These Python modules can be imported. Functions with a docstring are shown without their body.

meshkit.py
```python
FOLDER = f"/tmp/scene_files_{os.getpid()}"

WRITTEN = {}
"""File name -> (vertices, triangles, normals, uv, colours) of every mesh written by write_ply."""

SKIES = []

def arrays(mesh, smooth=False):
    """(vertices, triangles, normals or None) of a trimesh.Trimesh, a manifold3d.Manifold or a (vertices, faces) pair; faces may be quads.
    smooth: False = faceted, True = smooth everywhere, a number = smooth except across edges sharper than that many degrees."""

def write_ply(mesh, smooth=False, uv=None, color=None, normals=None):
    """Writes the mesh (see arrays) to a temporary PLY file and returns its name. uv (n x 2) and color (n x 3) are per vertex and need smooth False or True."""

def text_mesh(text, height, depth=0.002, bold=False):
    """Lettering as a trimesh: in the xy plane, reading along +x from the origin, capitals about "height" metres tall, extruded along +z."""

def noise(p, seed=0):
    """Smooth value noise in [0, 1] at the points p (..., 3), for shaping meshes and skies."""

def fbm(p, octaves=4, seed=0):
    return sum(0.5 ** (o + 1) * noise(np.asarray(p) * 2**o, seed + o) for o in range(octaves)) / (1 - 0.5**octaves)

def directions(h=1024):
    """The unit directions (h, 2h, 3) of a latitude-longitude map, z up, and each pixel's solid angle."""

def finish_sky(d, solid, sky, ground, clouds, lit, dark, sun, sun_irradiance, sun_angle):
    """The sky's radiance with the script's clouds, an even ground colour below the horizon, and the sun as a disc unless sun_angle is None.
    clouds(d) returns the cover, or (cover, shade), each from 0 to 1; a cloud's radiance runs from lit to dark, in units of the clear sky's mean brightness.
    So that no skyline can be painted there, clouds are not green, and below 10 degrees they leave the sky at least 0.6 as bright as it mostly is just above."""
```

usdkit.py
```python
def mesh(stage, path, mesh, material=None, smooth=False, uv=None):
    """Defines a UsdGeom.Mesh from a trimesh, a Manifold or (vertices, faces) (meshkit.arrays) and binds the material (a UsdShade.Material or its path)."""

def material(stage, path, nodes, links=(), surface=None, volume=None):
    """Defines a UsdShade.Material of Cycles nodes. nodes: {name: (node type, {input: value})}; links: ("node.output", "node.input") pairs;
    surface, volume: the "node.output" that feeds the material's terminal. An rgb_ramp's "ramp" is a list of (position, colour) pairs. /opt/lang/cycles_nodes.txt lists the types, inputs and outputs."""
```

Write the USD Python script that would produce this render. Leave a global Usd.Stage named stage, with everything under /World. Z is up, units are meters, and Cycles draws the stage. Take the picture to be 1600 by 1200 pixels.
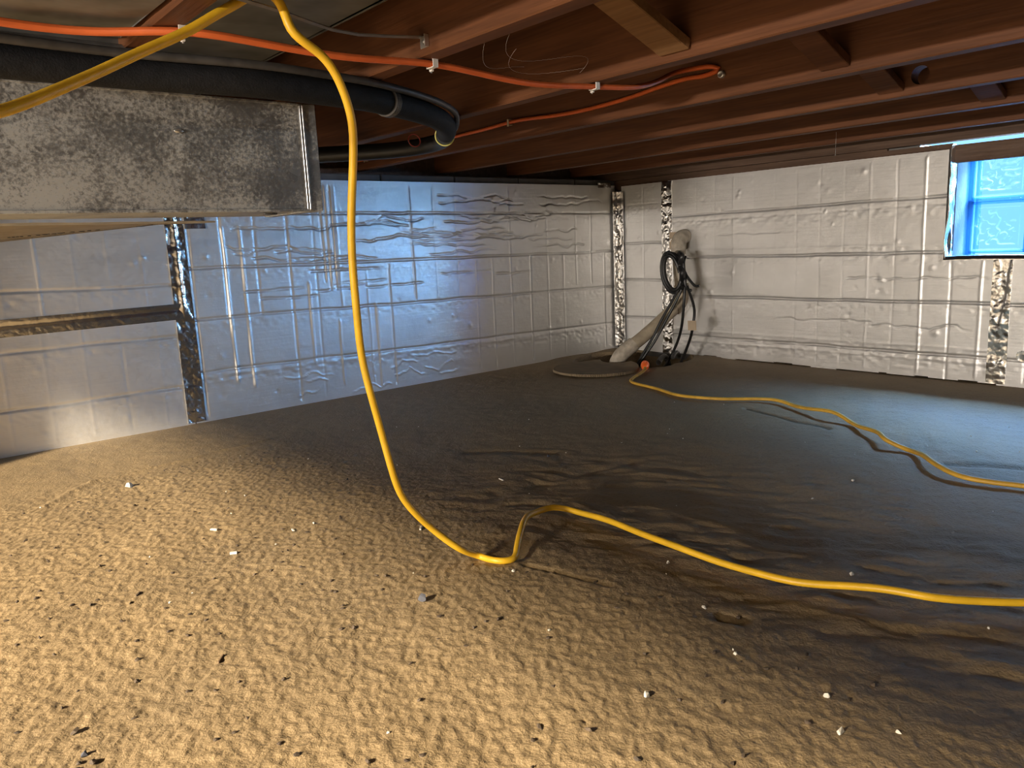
import math, random
import numpy as np, trimesh, manifold3d, usdkit, meshkit
from scipy.interpolate import CubicSpline
from pxr import Usd, UsdGeom, UsdLux, UsdShade, Gf, Sdf

stage = Usd.Stage.CreateInMemory()
UsdGeom.SetStageUpAxis(stage, "Z")
UsdGeom.SetStageMetersPerUnit(stage, 1.0)
W = UsdGeom.Xform.Define(stage, "/World")
UsdGeom.Scope.Define(stage, "/World/Looks")
rng = np.random.default_rng(7)

# ------------------------------------------------------------------ camera
F_PX, YAW, PITCH, ROLL = 1205.457, math.radians(230.01991), math.radians(-10.36258), math.radians(-2.53425)
CAM = np.array([2.9892, 2.6833, 0.5630])
cam = UsdGeom.Camera.Define(stage, "/World/camera")
fw = np.array([math.cos(PITCH) * math.cos(YAW), math.cos(PITCH) * math.sin(YAW), math.sin(PITCH)])
rt = np.cross(fw, [0, 0, 1]); rt /= np.linalg.norm(rt); up = np.cross(rt, fw)
r2 = math.cos(ROLL) * rt + math.sin(ROLL) * up; u2 = -math.sin(ROLL) * rt + math.cos(ROLL) * up
M = np.eye(4); M[0, :3], M[1, :3], M[2, :3], M[3, :3] = r2, u2, -fw, CAM
cam.AddTransformOp().Set(Gf.Matrix4d(M.tolist()))
cam.CreateHorizontalApertureAttr(36.0); cam.CreateVerticalApertureAttr(27.0)
cam.CreateFocalLengthAttr(36.0 * F_PX / 1600); cam.CreateClippingRangeAttr(Gf.Vec2f(0.03, 1000))
cam.CreateExposureAttr(0.0)

# ------------------------------------------------------------------ light: pale blue daylight outside, two unseen warm lamps placed behind the camera
dome = UsdLux.DomeLight.Define(stage, "/World/sky_light")
dome.CreateColorAttr(Gf.Vec3f(0.28, 0.60, 1.0)); dome.CreateIntensityAttr(0.5)

def sphere_light(name, pos, r, color, intensity):
    l = UsdLux.SphereLight.Define(stage, "/World/" + name)
    l.CreateRadiusAttr(r); l.CreateColorAttr(Gf.Vec3f(*color)); l.CreateIntensityAttr(intensity)
    l.AddTranslateOp().Set(Gf.Vec3d(*pos))
    return l
sphere_light("ceiling_bulb_light", (6.5, 2.0, 1.845), 0.10, (1.0, 0.84, 0.60), 9100.0)      # out of view beyond the joists, placed to light the near floor

def area_light(name, pos, aim, w, h, color, intensity):                    # shines from pos towards aim
    l = UsdLux.RectLight.Define(stage, "/World/" + name)
    l.CreateWidthAttr(w); l.CreateHeightAttr(h); l.CreateColorAttr(Gf.Vec3f(*color)); l.CreateIntensityAttr(intensity)
    z = np.array(pos, float) - np.array(aim, float); z /= np.linalg.norm(z)   # a rect light shines along its own -z
    x = np.cross([0, 0, 1.0], z); x /= np.linalg.norm(x); y = np.cross(z, x)
    m = np.eye(4); m[0, :3], m[1, :3], m[2, :3], m[3, :3] = x, y, z, pos
    l.AddTransformOp().Set(Gf.Matrix4d(m.tolist()))
area_light("shop_light", (8.0, 3.0, 0.55), (1.5, 1.0, 0.60), 0.70, 0.09, (1.0, 0.91, 0.82), 1350.0)     # out of view behind the camera, placed to light walls and joist edges
area_light("sky_light_above", (-0.66, 2.05, 1.29), (-0.15, 1.9, 0.63), 1.2, 0.45, (0.58, 0.76, 1.0), 205.0)     # bright sky outside the glass block window
area_light("sky_light_side", (-1.30, 3.05, 0.84), (-0.15, 1.88, 0.63), 0.9, 0.7, (0.42, 0.74, 1.0), 110.0)
area_light("sky_light_low", (-2.6, 0.6, 1.75), (-0.15, 1.7, 0.63), 4.5, 1.7, (0.68, 0.88, 1.0), 2.8)
# ------------------------------------------------------------------ helpers
used = {}
def numbered(path):
    k = used.get(path, -1) + 1
    used[path] = k
    return path if k == 0 else f"{path}_{k:03d}"
def ppath(parent):
    return "/World" if parent is None else str(parent.GetPath())
def tag(p, label=None, cat=None, group=None, kind=None):
    p = p.GetPrim() if hasattr(p, "GetPrim") else p
    for k, v in (("label", label), ("category", cat), ("group", group), ("kind", kind)):
        if v: p.SetCustomDataByKey(k, v)
    return p
def thing(name, label, cat, group=None, kind=None, loc=(0, 0, 0)):
    x = UsdGeom.Xform.Define(stage, numbered("/World/" + name))
    x.AddTranslateOp().Set(Gf.Vec3d(*map(float, loc)))
    return tag(x, label, cat, group, kind)
def obj(name, mesh, material, parent=None, smooth=35, **kw):
    if parent is not None:                                   # meshes are made in world space: bring them into the thing's space
        v, f, _ = meshkit.arrays(mesh)
        o = np.zeros(3); q = parent
        while q.GetPath().pathString != "/World":
            for op in UsdGeom.Xformable(q).GetOrderedXformOps(): o += np.array(op.Get())
            q = q.GetParent()
        mesh = trimesh.Trimesh(v - o, f, process=False)
    p = usdkit.mesh(stage, numbered(ppath(parent) + "/" + name), mesh, LOOK[material], smooth=smooth)
    return tag(p, **kw)
def solo(name, mesh, material, label, cat, group=None, kind=None, smooth=35):
    """a thing that is one mesh; its origin sits at its base"""
    v, f, _ = meshkit.arrays(mesh)
    o = np.array([(v[:, 0].min() + v[:, 0].max()) / 2, (v[:, 1].min() + v[:, 1].max()) / 2, v[:, 2].min()])
    p = usdkit.mesh(stage, numbered("/World/" + name), trimesh.Trimesh(v - o, f, process=False), LOOK[material], smooth=smooth)
    UsdGeom.Xformable(p).AddTranslateOp().Set(Gf.Vec3d(*o.tolist()))
    return tag(p, label, cat, group, kind)
def cat(*ms):
    ms = [m for m in ms if m is not None]
    V, Fc, n = [], [], 0
    for m in ms:
        v, f, _ = meshkit.arrays(m)
        V.append(v); Fc.append(f + n); n += len(v)
    return trimesh.Trimesh(np.vstack(V), np.vstack(Fc), process=False)
def box(x0, x1, y0, y1, z0, z1, b=0.0):
    if b <= 0:
        m = trimesh.creation.box([x1 - x0, y1 - y0, z1 - z0]); m.apply_translation([(x0 + x1) / 2, (y0 + y1) / 2, (z0 + z1) / 2]); return m
    pts = []
    for sx in (0, 1):
        for sy in (0, 1):
            for sz in (0, 1):
                c = np.array([(x0, x1)[sx], (y0, y1)[sy], (z0, z1)[sz]]); d = np.array([1 - 2 * sx, 1 - 2 * sy, 1 - 2 * sz]) * b
                for k in range(3):
                    q = c + d; q[k] = c[k]; pts.append(q)
    return trimesh.convex.convex_hull(np.array(pts))
def spline(pts, step):
    P = np.asarray(pts, float); s = np.r_[0, np.cumsum(np.linalg.norm(np.diff(P, axis=0), axis=1))]
    cs = CubicSpline(s, P); n = max(3, int(s[-1] / step))
    return cs(np.linspace(0, s[-1], n))
def tube(P, r, sides=12, caps=True, flat=1.0):
    P = np.asarray(P, float); n = len(P)
    t = np.gradient(P, axis=0); t /= np.linalg.norm(t, axis=1, keepdims=True)
    ref = np.array([0, 0, 1.0]) if abs(t[0, 2]) < .9 else np.array([1.0, 0, 0])
    a = np.cross(t[0], ref); a /= np.linalg.norm(a); A = [a]
    for i in range(1, n):
        a = A[-1] - t[i] * (A[-1] @ t[i]); A.append(a / np.linalg.norm(a))
    A = np.array(A); B = np.cross(t, A); ang = np.arange(sides) * 2 * np.pi / sides
    r = np.broadcast_to(r, (n,))[:, None, None]
    v = (P[:, None] + r * (np.cos(ang)[None, :, None] * A[:, None] + flat * np.sin(ang)[None, :, None] * B[:, None])).reshape(-1, 3)
    i, j = np.meshgrid(np.arange(n - 1), np.arange(sides), indexing="ij")
    q = np.stack([i * sides + j, i * sides + (j + 1) % sides, (i + 1) * sides + (j + 1) % sides, (i + 1) * sides + j], -1).reshape(-1, 4)
    f = np.vstack([q[:, [0, 1, 2]], q[:, [0, 2, 3]]])
    if caps:
        v = np.vstack([v, P[0], P[-1]]); k = np.arange(sides); c0, c1 = len(v) - 2, len(v) - 1
        f = np.vstack([f, np.stack([np.full(sides, c0), (k + 1) % sides, k], 1), np.stack([np.full(sides, c1), (n - 1) * sides + k, (n - 1) * sides + (k + 1) % sides], 1)])
    return trimesh.Trimesh(v, f, process=False)
def relief(us, vs, H, place, thick, mask=None, flip=False):
    """A slab whose front is the height field H(U,V); place(U,V,h) puts it in the room; sides go back by thick."""
    U, V = np.meshgrid(us, vs, indexing="ij"); h = H(U, V) if callable(H) else H
    nu, nv = U.shape; P = place(U, V, h).reshape(-1, 3); B = place(U, V, np.full_like(U, -thick)).reshape(-1, 3)
    i, j = np.meshgrid(np.arange(nu - 1), np.arange(nv - 1), indexing="ij")
    q = np.stack([i * nv + j, (i + 1) * nv + j, (i + 1) * nv + j + 1, i * nv + j + 1], -1).reshape(-1, 4)
    if mask is not None:
        uc, vc = (us[:-1] + us[1:]) / 2, (vs[:-1] + vs[1:]) / 2
        q = q[mask(*np.meshgrid(uc, vc, indexing="ij")).ravel()]
    e = np.vstack([q[:, [0, 1]], q[:, [1, 2]], q[:, [2, 3]], q[:, [3, 0]]])
    key = np.sort(e, 1) @ np.array([nu * nv, 1]); _, inv, cnt = np.unique(key, return_inverse=True, return_counts=True)
    e = e[cnt[inv] == 1]
    used_v, qi = np.unique(q, return_inverse=True)
    front = (P[used_v], qi.reshape(-1, 4)); k = len(e)
    side = (np.vstack([P[e[:, 0]], P[e[:, 1]], B[e[:, 0]], B[e[:, 1]]]), np.stack([np.arange(k), np.arange(k) + 2 * k, np.arange(k) + 3 * k, np.arange(k) + k], 1))
    m = cat(front, side)
    if flip: m.faces = m.faces[:, ::-1]
    return m
def ax(a, b, d):
    return np.linspace(a, b, max(2, int(round(abs(b - a) / d)) + 1))
def sm(a, b, x):
    t = np.clip((x - a) / (b - a), 0, 1); return t * t * (3 - 2 * t)
def n3(x, y, z=0.0, seed=0, o=1):
    p = np.stack(np.broadcast_arrays(x, y, z), -1)
    return (meshkit.noise(p, seed) if o == 1 else meshkit.fbm(p, o, seed)) - .5

# ------------------------------------------------------------------ materials
LOOK = {}
def mat(name, nodes, links, surface="p.BSDF"):
    LOOK[name] = usdkit.material(stage, "/World/Looks/" + name, nodes, links, surface=surface)
def plain(name, color, rough=.5, metal=0.0, spec=.5, scale=40, vary=.12, bump=0.0, bscale=200):
    """colour with soft mottling, and a little bump"""
    c = np.array(color)
    nodes = {"tc": ("texture_coordinate", {}), "n": ("noise_texture", {"scale": scale, "detail": 4.0}),
             "r": ("rgb_ramp", {"ramp": [(.3, tuple(c * (1 - vary))), (.7, tuple(np.minimum(1, c * (1 + vary))))]}),
             "p": ("principled_bsdf", {"roughness": rough, "metallic": metal, "specular_ior_level": spec})}
    links = [("tc.object", "n.vector"), ("n.fac", "r.fac"), ("r.color", "p.base_color")]
    if bump:
        nodes["n2"] = ("noise_texture", {"scale": bscale, "detail": 3.0}); nodes["b"] = ("bump", {"strength": bump, "distance": .003})
        links += [("tc.object", "n2.vector"), ("n2.fac", "b.height"), ("b.normal", "p.normal")]
    mat(name, nodes, links)

mat("dirt", {"tc": ("geometry", {}),
    "n": ("noise_texture", {"scale": 2.2, "detail": 5.0}), "n2": ("noise_texture", {"scale": 130.0, "detail": 4.0, "roughness": .65}),
    "n3": ("noise_texture", {"scale": 260.0, "detail": 3.0}),
    "r": ("rgb_ramp", {"ramp": [(.3, (.205, .150, .086)), (.55, (.25, .180, .099)), (.75, (.285, .208, .118))]}),
    "r2": ("rgb_ramp", {"ramp": [(.25, (.62, .6, .58)), (.5, (1, 1, 1)), (.8, (1.0, 1.0, .97))]}),
    "mx": ("mix_color", {"blend_type": "multiply", "fac": .8}),
    "b": ("bump", {"strength": .40, "distance": .005}), "b2": ("bump", {"strength": .30, "distance": .002}),
    "p": ("principled_bsdf", {"roughness": .62, "specular_ior_level": .5})},
    [("tc.position", "n.vector"), ("tc.position", "n2.vector"), ("tc.position", "n3.vector"), ("n.fac", "r.fac"), ("n2.fac", "r2.fac"), ("r.color", "mx.a"), ("r2.color", "mx.b"),
     ("mx.result", "p.base_color"), ("n2.fac", "b.height"), ("n3.fac", "b2.height"), ("b.normal", "b2.normal"), ("b2.normal", "p.normal")])

mat("foil_facer", {"tc": ("geometry", {}), "n": ("noise_texture", {"scale": 6.0, "detail": 5.0}), "n2": ("noise_texture", {"scale": 60.0, "detail": 3.0}),
    "mp": ("mapping", {"mapping_type": "point", "scale": (3.0, 3.0, 140.0)}), "n4": ("noise_texture", {"scale": 1.0, "detail": 2.0}),
    "r": ("rgb_ramp", {"ramp": [(.3, (.66, .65, .63)), (.7, (.76, .75, .735))]}),
    "rr": ("rgb_ramp", {"ramp": [(.3, (.40, .40, .40)), (.7, (.50, .50, .50))]}),
    "ad": ("math", {"math_type": "add"}), "b": ("bump", {"strength": .12, "distance": .003}),
    "p": ("principled_bsdf", {"metallic": .72, "specular_ior_level": .5})},
    [("tc.position", "n.vector"), ("tc.position", "n2.vector"), ("tc.position", "mp.vector"), ("mp.vector", "n4.vector"), ("n.fac", "r.fac"), ("r.color", "p.base_color"), ("n2.fac", "rr.fac"), ("rr.color", "p.roughness"),
     ("n2.fac", "ad.value1"), ("n4.fac", "ad.value2"), ("ad.value", "b.height"), ("b.normal", "p.normal")])
mat("foil_tape", {"tc": ("geometry", {}), "n": ("noise_texture", {"scale": 60.0, "detail": 4.0}), "b": ("bump", {"strength": .3, "distance": .004}),
    "p": ("principled_bsdf", {"metallic": 1.0, "roughness": .22, "base_color": (.82, .81, .79)})},
    [("tc.position", "n.vector"), ("n.fac", "b.height"), ("b.normal", "p.normal")])

def wood(name, a, b, c):
    mat(name, {"tc": ("texture_coordinate", {}), "oi": ("object_info", {}), "mp": ("mapping", {"mapping_type": "point", "scale": (40.0, 2.2, 40.0)}), "of": ("vector_math", {"math_type": "add"}), "sc": ("vector_math", {"math_type": "scale", "scale": 37.0}), "cx": ("combine_xyz", {}),
        "n": ("noise_texture", {"scale": 1.0, "detail": 5.0, "roughness": .6, "distortion": .6}), "mp2": ("mapping", {"mapping_type": "point", "scale": (160.0, 6.0, 160.0)}), "n2": ("noise_texture", {"scale": 1.0, "detail": 3.0}),
        "r": ("rgb_ramp", {"ramp": [(.28, a), (.5, b), (.74, c)]}), "r2": ("rgb_ramp", {"ramp": [(.3, (.72, .7, .68)), (.6, (1, 1, 1))]}), "mx": ("mix_color", {"blend_type": "multiply", "fac": .7}),
        "b": ("bump", {"strength": .35, "distance": .002}), "p": ("principled_bsdf", {"roughness": .62, "specular_ior_level": .3})},
        [("oi.random", "cx.x"), ("oi.random", "cx.y"), ("cx.vector", "sc.vector1"), ("tc.object", "of.vector1"), ("sc.vector", "of.vector2"), ("of.vector", "mp.vector"), ("of.vector", "mp2.vector"), ("mp.vector", "n.vector"), ("mp2.vector", "n2.vector"),
         ("n.fac", "r.fac"), ("n2.fac", "r2.fac"), ("r.color", "mx.a"), ("r2.color", "mx.b"), ("mx.result", "p.base_color"), ("n2.fac", "b.height"), ("b.normal", "p.normal")])
wood("red_fir", (.080, .030, .0115), (.125, .047, .018), (.175, .068, .027))
wood("pale_fir", (.18, .086, .034), (.23, .12, .05), (.28, .15, .068))
wood("dark_wood", (.075, .045, .03), (.11, .065, .042), (.15, .095, .065))
wood("grey_wood", (.10, .085, .072), (.14, .12, .10), (.19, .165, .145))

mat("galvanized", {"tc": ("geometry", {}), "n": ("noise_texture", {"scale": 9.0, "detail": 7.0, "roughness": .7}), "n2": ("noise_texture", {"scale": 130.0, "detail": 5.0, "roughness": .75}),
    "v": ("voronoi_texture", {"scale": 55.0}), "sep": ("separate_xyz", {}), "zm": ("map_range", {"from_min": .66, "from_max": .75, "to_min": .09, "to_max": 0.0, "clamp": True}),
    "xm": ("map_range", {"from_min": 2.3, "from_max": 2.85, "to_min": -.06, "to_max": .09, "clamp": True}),  # paler towards the left end: the lamp's falloff put into the colour
    "a1": ("math", {"math_type": "multiply_add", "value2": 1.25}), "a2": ("math", {"math_type": "add"}), "a3": ("math", {"math_type": "add"}), "a4": ("math", {"math_type": "multiply", "value2": .62}),
    "dust": ("rgb_ramp", {"ramp": [(.62, (0.02, .02, .02)), (.68, (.16, .16, .16)), (.73, (.5, .5, .5)), (.80, (.95, .95, .95))]}),
    "rv": ("rgb_ramp", {"ramp": [(0, (.205, .206, .203)), (.5, (.245, .246, .242)), (1, (.285, .286, .28))]}),
    "mx": ("mix_color", {"b": (.42, .415, .385)}), "inv": ("invert", {}), "mm": ("math", {"math_type": "multiply", "value2": .70}), "rg": ("map_range", {"from_min": 0.0, "from_max": 1.0, "to_min": .46, "to_max": .85}),
    "bw": ("rgb_to_bw", {}), "bi": ("math", {"math_type": "subtract", "value1": 1.0}),
    "p": ("principled_bsdf", {"specular_ior_level": .5})},
    [("tc.position", "n.vector"), ("tc.position", "n2.vector"), ("tc.position", "v.vector"), ("tc.position", "sep.vector"), ("sep.z", "zm.value"), ("sep.x", "xm.value"),
     ("n2.fac", "a1.value1"), ("n.fac", "a1.value3"), ("a1.value", "a2.value1"), ("zm.result", "a2.value2"), ("a2.value", "a3.value1"), ("xm.result", "a3.value2"), ("a3.value", "a4.value1"), ("a4.value", "dust.fac"), ("v.color", "rv.fac"),
     ("rv.color", "mx.a"), ("dust.color", "bw.color"), ("bw.val", "mx.fac"), ("mx.result", "p.base_color"), ("bw.val", "rg.value"), ("rg.result", "p.roughness"), ("bw.val", "bi.value2"), ("bi.value", "mm.value1"), ("mm.value", "p.metallic")])
plain("old_sheet_metal", (.23, .225, .205), rough=.55, metal=.7, scale=14, vary=.3, bump=.15, bscale=60)
plain("strap_metal", (.30, .29, .27), rough=.45, metal=.8, scale=50, vary=.2)
plain("bright_metal", (.75, .74, .72), rough=.3, metal=.9, scale=50, vary=.08)
plain("black_foam", (.012, .0125, .014), rough=.7, spec=.25, scale=60, vary=.3, bump=.3, bscale=300)
plain("black_rubber", (.010, .010, .010), rough=.45, scale=60, vary=.3)
plain("grey_tube", (.055, .052, .05), rough=.5, scale=60, vary=.25)
plain("yellow_jacket", (.80, .47, .022), rough=.42, scale=30, vary=.10, bump=.1, bscale=120)
plain("dusty_yellow_jacket", (.62, .36, .045), rough=.5, scale=30, vary=.16, bump=.1, bscale=120)
plain("orange_jacket", (.66, .135, .032), rough=.45, scale=30, vary=.10)
plain("white_plastic", (.78, .76, .72), rough=.4, scale=60, vary=.05)
plain("kraft", (.30, .245, .165), rough=.75, scale=18, vary=.14, bump=.2, bscale=70)
plain("ink", (.05, .045, .04), rough=.6)
plain("pvc", (.40, .335, .245), rough=.5, scale=22, vary=.25)
plain("stained_pvc", (.42, .37, .30), rough=.6, scale=35, vary=.3, bump=.2, bscale=90)
plain("beige_card", (.40, .315, .22), rough=.6, scale=40, vary=.08)
plain("concrete", (.16, .155, .15), rough=.85, scale=12, vary=.2, bump=.5, bscale=90)
plain("window_plaster", (.13, .135, .14), rough=.75, scale=20, vary=.15, bump=.3, bscale=90)
plain("dusty_lid", (.19, .142, .085), rough=.7, scale=20, vary=.2, bump=.2, bscale=60)
plain("pit_mud", (.055, .043, .030), rough=.55, scale=25, vary=.4, bump=.6, bscale=60)
plain("white_scrap", (.60, .57, .50), rough=.6, scale=60, vary=.08)
plain("grey_scrap", (.075, .078, .095), rough=.95, spec=.1, scale=60, vary=.15)
plain("brown_scrap", (.14, .09, .05), rough=.7, scale=60, vary=.2)
plain("dark_crumb", (.06, .042, .028), rough=.8, scale=80, vary=.4)
plain("web", (.55, .52, .48), rough=.6)
plain("subfloor", (.07, .035, .018), rough=.75, scale=8, vary=.3)
plain("back_wall", (.10, .095, .09), rough=.8, scale=5, vary=.15)  # unseen walls, dark so that they bounce little light
plain("yellow_wire", (.60, .55, .16), rough=.4)
plain("red_wire", (.35, .06, .05), rough=.4)
mat("lit_plug", {"n": ("noise_texture", {"scale": 90.0}), "p": ("principled_bsdf", {"base_color": (.75, .16, .03), "roughness": .25, "transmission_weight": .35, "emission_color": (1.0, .18, .03), "emission_strength": .10})}, [])
# glass blocks: part clear, part refracting
mat("block_glass", {"t": ("transparent_bsdf", {"color": (.80, .92, .98)}), "g": ("glass_bsdf", {"color": (.86, .95, 1.0), "roughness": .03, "IOR": 1.45}), "d": ("translucent_bsdf", {"color": (.70, .88, .98)}), "lw": ("layer_weight", {"blend": .5}), "mr": ("map_range", {"from_min": .18, "from_max": .36, "to_min": 0.0, "to_max": .06, "clamp": True}),
    "m1": ("mix_closure", {"fac": .06}), "m2": ("mix_closure", {})},
    [("t.BSDF", "m1.closure1"), ("g.BSDF", "m1.closure2"), ("m1.closure", "m2.closure1"), ("d.BSDF", "m2.closure2"), ("lw.facing", "mr.value"), ("mr.result", "m2.fac")], surface="m2.closure")
mat("block_edge", {"t": ("transparent_bsdf", {"color": (.45, .72, .92)}), "d": ("translucent_bsdf", {"color": (.45, .75, .95)}), "s": ("principled_bsdf", {"base_color": (.42, .62, .74), "roughness": .12}),
    "m1": ("mix_closure", {"fac": .008}), "m2": ("mix_closure", {"fac": .05})},
    [("t.BSDF", "m1.closure1"), ("d.BSDF", "m1.closure2"), ("m1.closure", "m2.closure1"), ("s.BSDF", "m2.closure2")], surface="m2.closure")

# ------------------------------------------------------------------ floor
def seg_d(x, y, a, b):
    a, b = np.array(a), np.array(b); d = b - a
    t = np.clip(((x - a[0]) * d[0] + (y - a[1]) * d[1]) / (d @ d), 0, 1)
    return np.hypot(x - a[0] - t * d[0], y - a[1] - t * d[1])
def floor_z(x, y, fine=True):
    wall = sm(.0, .25, x) * sm(.0, .25, y)
    h = .014 * n3(x * 1.3, y * 1.3, 0, 1, 3) * wall
    near = sm(1.85, 2.25, x + .10 * n3(x * 3, y * 3, 0, 5)) * sm(.35, .6, y + .1 * n3(x * 4, 3.3, 0, 8))
    far = (1 - near)
    if fine:
        xr, yr = .82 * x + .57 * y, -.57 * x + .82 * y; xq, yq = .45 * x - .89 * y, .89 * x + .45 * y
        h = h + near * (.0028 * n3(xr * 150, yr * 150, 0, 11) + .0020 * n3(xq * 85, yq * 85, 0, 15) + .0008 * n3(xr * 36, yr * 36, 0, 12) + .005 * n3(xq * 9, yq * 9, 0, 13) - .003 * sm(.36, .46, n3(xr * 120 + .3, yr * 120 + .7, .37, 14)))
        rip = sm(1.0, 1.9, x) * sm(.9, 1.5, y) * far
        a = .55; u = x * math.cos(a) + y * math.sin(a); v = -x * math.sin(a) + y * math.cos(a)
        h = h + rip * (.013 * n3(u * 34 + 2 * n3(x * 6, y * 6), v * 13, 0, 21, 3)) + far * (.0035 * n3(x * 30, y * 30, 0, 22, 3)) * sm(0, .1, x) * sm(0, .1, y)
    # drag marks and creases
    for a, b, w, d in (((1.94, 1.36), (1.55, 1.42), .020, .005), ((1.55, 1.42), (1.18, 1.30), .018, .003), ((1.62, 1.20), (1.75, 1.02), .02, .006), ((.93, 1.62), (.84, 1.30), .012, .006),
                       ((1.07, 1.99), (.86, 2.4), .015, .008), ((2.60, .50), (2.08, .42), .010, -.004), ((2.72, .62), (2.60, .50), .010, -.004), ((2.15, 1.70), (2.11, 1.86), .006, .005), ((2.07, 2.05), (2.06, 2.08), .014, .010), ((2.13, 1.655), (2.10, 1.63), .022, .010)):
        h = h - d * np.exp(-(seg_d(x + .02 * n3(x * 12, y * 12, 0, 31), y + .02 * n3(x * 12, y * 12, 0, 32), a, b) / w) ** 2)
    # sump pit in the corner
    e = np.hypot((x - .23) / .34, (y - .29) / .29) + .18 * n3(x * 9, y * 9, 0, 41, 2)
    h = h - .22 * (1 - sm(.74, .90, e))
    h = h + .006 * np.exp(-((e - 1.12) / .16) ** 2)
    return h
fx = np.r_[ax(-.03, 1.85, .0065)[:-1], ax(1.85, 2.98, .0034)[:-1], ax(2.98, 3.35, .009)]
fy = np.r_[ax(-.03, .6, .0065)[:-1], ax(.6, 2.5, .0036)[:-1], ax(2.5, 3.35, .009)]
near_floor = relief(fx, fy, floor_z, lambda U, V, h: np.stack([U, V, h], -1), .03)
fl = thing("floor", "sandy brown bare dirt floor with grainy crumbs and drag marks", "dirt floor", kind="structure")
obj("dirt_surface", near_floor, "dirt", fl, smooth=True)
for (x0, x1, y0, y1) in ((3.35, 8.5, -.03, 5.5), (-.03, 3.35, 3.35, 5.5)):  # floor out of view, coloured dark so it bounces little light
    g = ax(x0, x1, .1), ax(y0, y1, .08)
    obj("dirt_surface", relief(*g, lambda U, V: floor_z(U, V, False), lambda U, V, h: np.stack([U, V, h], -1), .03), "pit_mud", fl, smooth=True)
obj("subsoil", box(-.3, 7.0, -.3, 5.5, -.5, -.3), "pit_mud", fl)

# ------------------------------------------------------------------ walls and ceiling
ZJ, HT = .866, .8213
SUB = ZJ + .235
wl = thing("wall_left", "grey block foundation wall behind the long insulation boards", "wall", kind="structure")
for k in range(20):                                          # blocks of the top course: their faces show above the boards
    obj("block", box(-.1 + k * .36, -.1 + k * .36 + .355, -.22, -.035, .66, .85, .004), "concrete", wl)
obj("wall_core", box(-.3, 8.5, -.24, -.045, -.4, .85), "concrete", wl)
wr = thing("wall_right", "grey foundation wall behind the boards around the glass block window", "wall", kind="structure")
WY0, WY1, WZ0, WZ1 = 1.565, 2.20, .440, .822
obj("wall_core", cat(box(-.24, -.04, -.24, WY0 - .13, -.4, .85), box(-.24, -.04, WY0 - .13, WY0 - .004, -.4, .822), box(-.24, -.04, WY0 - .004, WY1 + .004, -.4, WZ0 - .01), box(-.24, -.04, WY1 + .004, 5.5, -.4, .822)), "concrete", wr)
wb = thing("wall_back", "plain wall out of view behind the camera, kept dark to bounce little light", "wall", kind="structure")
obj("wall_core", cat(box(8.5, 8.7, -.3, 5.7, -.4, 2.5), box(-.3, 8.7, 5.5, 5.7, -.4, 2.5), box(4.31, 8.7, -.35, -.22, .80, 2.5)), "back_wall", wb)
ce = thing("ceiling", "dark underside of plank subfloor above the joists", "subfloor", kind="structure")
for k in range(21):
    obj("plank", box(-.3 + k * .22, -.3 + k * .22 + .216, -.3, 5.7, SUB, SUB + .02, .002), "subfloor", ce)
obj("deck", cat(box(-.3, 4.31, -.3, 5.7, SUB + .02, SUB + .05), box(4.25, 8.7, -.3, 5.7, 2.5, 2.55), box(4.25, 4.31, -.3, 5.7, SUB + .05, 2.5)), "subfloor", ce)  # raised part beyond the joists is out of view, shaped to let lamp light in
t1 = thing("trim_1", "dark wood sill plate and rim board along the top of the right wall", "sill plate", kind="structure")
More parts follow.
